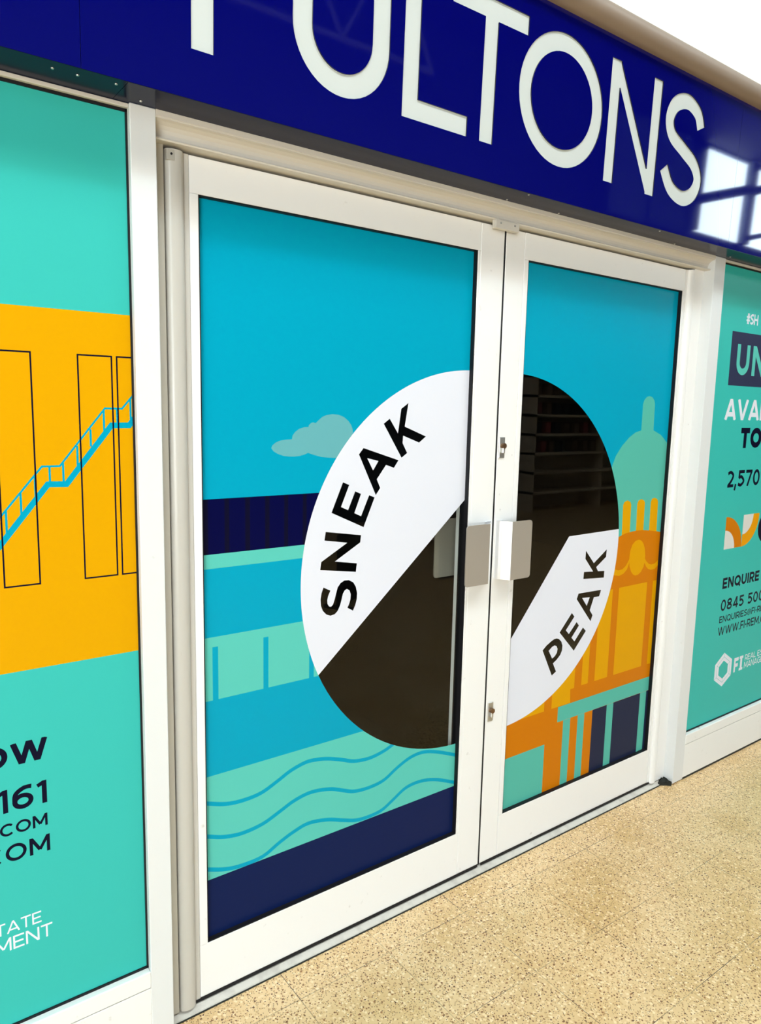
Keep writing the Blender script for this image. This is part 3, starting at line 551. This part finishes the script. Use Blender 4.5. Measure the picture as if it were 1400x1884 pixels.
# ------------------------------------------------------------------ doors
YF = -.016
CZ = 1.097; CR = .607
def door(name, label, xa, xb, xj0, xj1, xg0, xg1, post, rows):
    """xa..xb leaf, xj0/xj1 where rails meet the stiles, xg0/xg1 glass edges, post = (x0, x1) of the round pivot post"""
    r = empty(name, ((xa+xb)/2, 0, 0)); tag(r, label, 'door', kind='structure'); inv = Matrix.Translation(r.location).inverted()
    def add(o, lab=None, p=None):
        q = p or r; o.parent = q; o.matrix_parent_inverse = inv
        if lab: o['label'] = lab
        return o
    gap = .0006
    add(box('top_rail', 'frame_paint', xj0+gap, xj1-gap, YF, .04, 2.058, 2.139, bev=.0008))
    add(box('bottom_rail', 'frame_paint', xj0+gap, xj1-gap, YF, .04, .0245, .174, bev=.0008))
    zt, zb = 2.058, .174
    if post[0] < xj0:   # left leaf
        add(box('glazing_bead', 'frame_paint', xj0+gap, xg0, YF-.0005, .04, zb+gap, zt-gap, bev=.0008))
        add(box('stile', 'frame_paint', xj1+gap, xb, YF, .04, .0245, 2.139, bev=.0012))
        add(box('glazing_bead', 'frame_paint', xg1, xj1-gap, YF-.0005, .04, zb+gap, zt-gap, bev=.0008))
    else:
        add(box('stile', 'frame_paint', xa, xj0-gap, YF, .04, .0245, 2.139, bev=.0012))
        add(box('glazing_bead', 'frame_paint', xj0+gap, xg0, YF-.0005, .04, zb+gap, zt-gap, bev=.0008))
        add(box('glazing_bead', 'frame_paint', xg1, xj1-gap, YF-.0005, .04, zb+gap, zt-gap, bev=.0008))
    # round pivot post
    p0, p1 = post; wp = p1-p0
    prof = [(p0, .04), (p1, .04), (p1, YF-.001)]
    if post[0] < xj0:
        flat = p1-.012
        prof += [(flat, YF-.001), (flat-.002, YF-.003)]+[(p0+(flat-.002-p0)/2+(flat-.002-p0)/2*math.cos(R(a)), YF-.003-.013*math.sin(R(a))) for a in range(12, 180, 12)]+[(p0, YF-.002)]
    else:
        flat = p0+.012
        prof += [(p1, YF-.003)]+[(flat+(p1-flat)/2+(p1-flat)/2*math.cos(R(a)), YF-.003-.011*math.sin(R(a))) for a in range(12, 180, 12)]+[(flat, YF-.001), (p0, YF-.001)]
    bm = bmesh.new(); prism(bm, prof, .019, 2.139, 'z')
    add(finish('pivot_post', bm, 'post_shade_paint' if post[0] < xj0 else 'frame_paint', smooth=True), 'rounded vertical pivot post')  # left post takes the shaded copy of the paint
    # gasket round the glass
    bm = bmesh.new(); t = .003
    for a, b, c, d in ((xg0, xg0+t, zb, zt), (xg1-t, xg1, zb, zt), (xg0, xg1, zb, zb+t), (xg0, xg1, zt-t, zt)): bx(bm, a, b, YF+.0015, .021, c, d)
    add(finish('gasket', bm, 'rubber'), 'black rubber glazing gasket')
    add(box('glass_pane', 'glass', xg0+t, xg1-t, .0006, .0066, zb+t, zt-t))
    add(sheet('vinyl_film', rows, xg0+t, xg1-t, zb+t, zt-t, 0, None))
    bm = bmesh.new(); bx(bm, xa+.004, xb-.004, -.004, .03, .016, .0245); add(finish('underdoor_gap_shade', bm, 'rubber'), 'black filler added as the shade in the gap under the door')  # black filler paints the shade in the gap under the leaf
    add(box('underdoor_shade_strip', 'rubber', xa+.004, xb-.004, -.0185, -.0162, .0160, .0240), 'black strip added as the dark gap line under the bottom rail')  # black strip drawn as the dark gap line below the rail
    return r, add
def holes(A, letters):
    for ch, pts in letters:
        A.append(('white' if 'hole' in ch else None, pts))
# left leaf
A = [('blue', rect(-1, 2, 0, 3))]; expand(ART_LEFT_DOOR, A)
lx = .749
A.append((None, arc(lx, CZ, CR, CR, 0, 360, 128)[:-1]))
d0, d1 = Vector((.2015, .8369)), Vector((.7243, 1.2927)); sl = (d1-d0).normalized()
angs = [a for a in arc(lx, CZ, CR, CR, 0, 360, 256)[:-1]]
def seg_white(cx_, keep):                 # part of the disc on one side of the cut line
    pts = [q for q in angs_for(cx_) if keep(q)]
    return pts
def angs_for(cx_): return arc(cx_, CZ, CR, CR, 0, 360, 720)[:-1]
def side(q, a, b): return (b[0]-a[0])*(q[1]-a[1])-(b[1]-a[1])*(q[0]-a[0])
far = d0+sl*3; near = d0-sl*.3
def halfdisc(cx_, poly):                  # clip disc polygon by convex cut (list of directed lines, keep left side)
    pts = angs_for(cx_)
    for a, b in poly:
        out = []
        for i in range(len(pts)):
            p_, q = pts[i-1], pts[i]; s0, s1 = side(p_, a, b), side(q, a, b)
            if (s0 >= 0) != (s1 >= 0): t = s0/(s0-s1); out.append((p_[0]+t*(q[0]-p_[0]), p_[1]+t*(q[1]-p_[1])))
            if s1 >= 0: out.append(q)
        pts = out
    return pts
A.append(('white', halfdisc(lx, [(tuple(near), tuple(far))])))
holes(A, SNEAK)
door1, add1 = door('door_1', 'left glazed door with teal seaside vinyl and the word SNEAK', -.224, .8475, -.1660, .7495, -.1437, .7385, (-.2225, -.1668), A)
# right leaf
A = [('blue', rect(0, 3, 0, 3))]; expand(ART_RIGHT_DOOR, A)
rx_ = .942
A.append((None, arc(rx_, CZ, CR, CR, 0, 360, 720)[:-1]))
p1_, p2_, p3_ = (1.5461, 1.1438), (1.2554, 1.1404), (.9671, .794)
u = Vector(p2_)-Vector(p1_); v_ = Vector(p3_)-Vector(p2_); p0e = tuple(Vector(p1_)-u*.8); p3e = tuple(Vector(p3_)+v_*1.2)
disc = angs_for(rx_)
h1 = halfdisc(rx_, [(p0e, tuple(Vector(p2_)+u*3))]); 
# white lies below the short top line AND right of the long slanted line
A.append(('white', halfdisc(rx_, [(p0e, tuple(Vector(p2_)+u*4)), (tuple(Vector(p2_)-v_*4), p3e)])))
holes(A, PEAK)
door2, add2 = door('door_2', 'right glazed door with domed pavilion vinyl and the word PEAK', .8555, 1.8915, .9385, 1.8415, .9587, 1.8300, (1.8425, 1.8915), A)
add1(box('meeting_gap_shade', 'rubber', .8478, .8552, -.0145, .03, .02, 2.139), 'black strip added as the shade in the gap between the leaves')  # black strip keeps the gap between the leaves dark, painted shade
add1(box('pivot_gap_shade', 'rubber', -.2258, -.2228, -.012, .03, .0155, 2.139), 'black strip added as the shade in the pivot side gap')  # black strip paints the shade in the gap beside the left post
add2(box('pivot_gap_shade', 'rubber', 1.8918, 1.8942, -.012, .03, .0155, 2.139), 'black strip added as the shade in the pivot side gap')  # same painted gap shade on the right leaf
# pull handles: a bent plate, one pair on the outside, one pair on the inside
def handle(add, s, xb, xc, xe, zc, out=True):
    """xb foot at the stile, xc bend, xe free edge; s=-1 outside, +1 inside"""
    y0 = YF if s < 0 else .04; y1 = y0 + s*.046; t = .004; H = .0965
    h = None
    bm = bmesh.new(); rr = .010
    # bent flange from the stile to the plate, swept in z
    path = [(xb+(xb-xc)*-.0, y0), ]
    pts = [(xb-(xc-xb)*.0, y0)] + [(xb+(xc-xb)*.04, y0+(y1-y0)*.12), (xb+(xc-xb)*.12, y0+(y1-y0)*.24), (xb+(xc-xb)*.30, y0+(y1-y0)*.42), (xc, y1)]
    q4 = stroke(pts, t)
    for q in q4: prism(bm, q, zc-H, zc+H, 'z')
    fl = add(finish('pull_handle', bm, 'brushed_metal', smooth=False), 'silver bent flange of the pull handle')
    bm = bmesh.new()
    x0_, x1_ = min(xc, xe), max(xc, xe); r_ = .011; free = 1 if xe > xc else -1
    prof = []
    def corner(cx_, cz_, a0): return [(cx_+r_*math.cos(R(a0+i*15)), cz_+r_*math.sin(R(a0+i*15))) for i in range(7)]
    if free > 0: prof = [(x0_, zc-H)]+corner(x1_-r_, zc-H+r_, -90)+corner(x1_-r_, zc+H-r_, 0)+[(x0_, zc+H)]
    else: prof = [(x1_, zc-H), (x1_, zc+H)]+corner(x0_+r_, zc+H-r_, 90)+corner(x0_+r_, zc-H+r_, 180)
    prism(bm, prof, y1-t/2, y1+t/2, 'y')
    pl = finish('handle_plate', bm, 'plate_metal', fl); pl['label'] = 'taupe metal grip plate'
    bm = bmesh.new(); bx(bm, min(xb, xb-(xe-xc)/abs(xe-xc)*-.026), max(xb, xb-(xe-xc)/abs(xe-xc)*-.026), min(y0, y0+s*.004), max(y0, y0+s*.004), zc-H, zc+H, .0005)
    ft = finish('handle_foot', bm, 'brushed_metal', fl)
    return fl
handle(add1, -1, .838, .7905, .6910, 1.1345); handle(add2, -1, .8665, .8930, .9845, 1.1330)
handle(add1, 1, .838, .7905, .6910, 1.1345); handle(add2, 1, .8665, .8930, .9845, 1.1330)
def lock(add, x, z, hole_only=False):
    bm = bmesh.new(); bx(bm, x-.0125, x+.0125, YF-.003, YF, z-.0335, z+.0335, .001)
    e = add(finish('lock_escutcheon', bm, 'lock_metal'), 'small satin steel lock plate')
    bm = bmesh.new(); cyl(bm, (x+.001, YF-.014, z+.006), (x+.001, YF-.002, z+.006), .0085, seg=20)
    c_ = finish('lock_cylinder', bm, 'brass_brown', e)
    bm = bmesh.new(); bx(bm, x-.004, x+.006, YF-.012, YF-.002, z-.018, z+.002, .002); finish('cylinder_body', bm, 'lock_metal', e)
lock(add2, .8735, 1.466); lock(add2, .8745, .574)
# hinge bracket and stop
bm = bmesh.new(); bx(bm, -.2225, -.204, YF-.017, YF-.002, 2.114, 2.137, .001); br = add1(finish('pivot_bracket', bm, 'bracket_grey'), 'worn grey pivot bracket at the door top')
bm = bmesh.new(); cyl(bm, (-.212, YF-.0185, 2.127), (-.212, YF-.0165, 2.127), .0025, seg=12); finish('screw', bm, 'rubber', br)
stop = empty('door_stop', (.8215, -.04, 2.13)); tag(stop, 'small cream stop block over the meeting of the two doors', 'door stop')
sinv = Matrix.Translation(stop.location).inverted()
for nm, m, a in (('stop_plate', 'frame_paint', (.772, .872, -.052, -.036, 2.122, 2.146)),):
    q = box(nm, 'transom_paint', *a, bev=.001); q.parent = stop; q.matrix_parent_inverse = sinv
for x in (.792, .852):
    bm = bmesh.new(); cyl(bm, (x, -.0535, 2.138), (x, -.0515, 2.138), .003, seg=12); q = finish('screw', bm, 'lock_metal'); q.parent = stop; q.matrix_parent_inverse = sinv

# ------------------------------------------------------------------ across the arcade
shelf = empty('display_shelf', (9.6, -6.2, 0)); tag(shelf, 'cream display shelving across the arcade, mirrored in the right door', 'shelf')
bm = bmesh.new(); bx(bm, -1.7, 1.7, -.36, -.33, 0, 2.6); finish('back_panel', bm, 'shelf_cream', shelf)
for z in (.30, .62, .92, 1.22, 1.52, 1.82, 2.12, 2.42):
    bm = bmesh.new(); bx(bm, -1.7, 1.7, -.33, .12, z-.02, z+.02); finish('shelf_board', bm, 'shelf_cream', shelf)
for x in (-1.7, 0, 1.68):
    bm = bmesh.new(); bx(bm, x, x+.02, -.33, .12, 0, 2.6); finish('upright', bm, 'shelf_cream', shelf)
protos = []
for k, m in enumerate(('box_red', 'box_brown', 'box_dark')):
    bm = bmesh.new(); bx(bm, -.06, .06, -.08, .08, 0, .18, .004); q = finish('product_box', bm, m); protos.append(q); q.location = (8.2+.2*k, -6.25, .94)
k = 0
nm = ('dark red', 'brown', 'black')
for z in (1.24, 1.54, 1.84, 2.14, .94):
    for i in range(14):
        x = 8.05+i*.235+random.uniform(-.02, .02); j = random.randrange(3)
        if z == .94 and i < 4: continue
        if abs(x-9.6) < .07: x += .09
        q = protos[j].copy(); C.objects.link(q); q.location = (x, -6.25, z)
        tag(q, nm[j] + ' box standing on the cream display shelving across the arcade', 'box', 'boxes on the display shelving')
for j, q in enumerate(protos): tag(q, nm[j] + ' box standing on the cream display shelving across the arcade', 'box', 'boxes on the display shelving')
board = empty('notice_board', (2.45, -3.1, 0)); tag(board, 'low dark notice board reading ADVERTISE, mirrored in the left door glass', 'board')
board.rotation_euler = (0, 0, R(180-30))
bm = bmesh.new(); bx(bm, -.24, .24, .0, .03, .03, .60, .004); finish('board_panel', bm, 'board_dark', board)
for x in (-.2, .2):
    bm = bmesh.new(); bx(bm, x-.02, x+.02, -.12, .15, 0, .03, .003); finish('foot', bm, 'board_dark', board)
A = []; text(A, 'ADVERTISE', 'board_text', .52, .04, .18, x0=-.19, track=.12); sheet('board_lettering', A, -.24, .24, .4, .59, -.001, board)
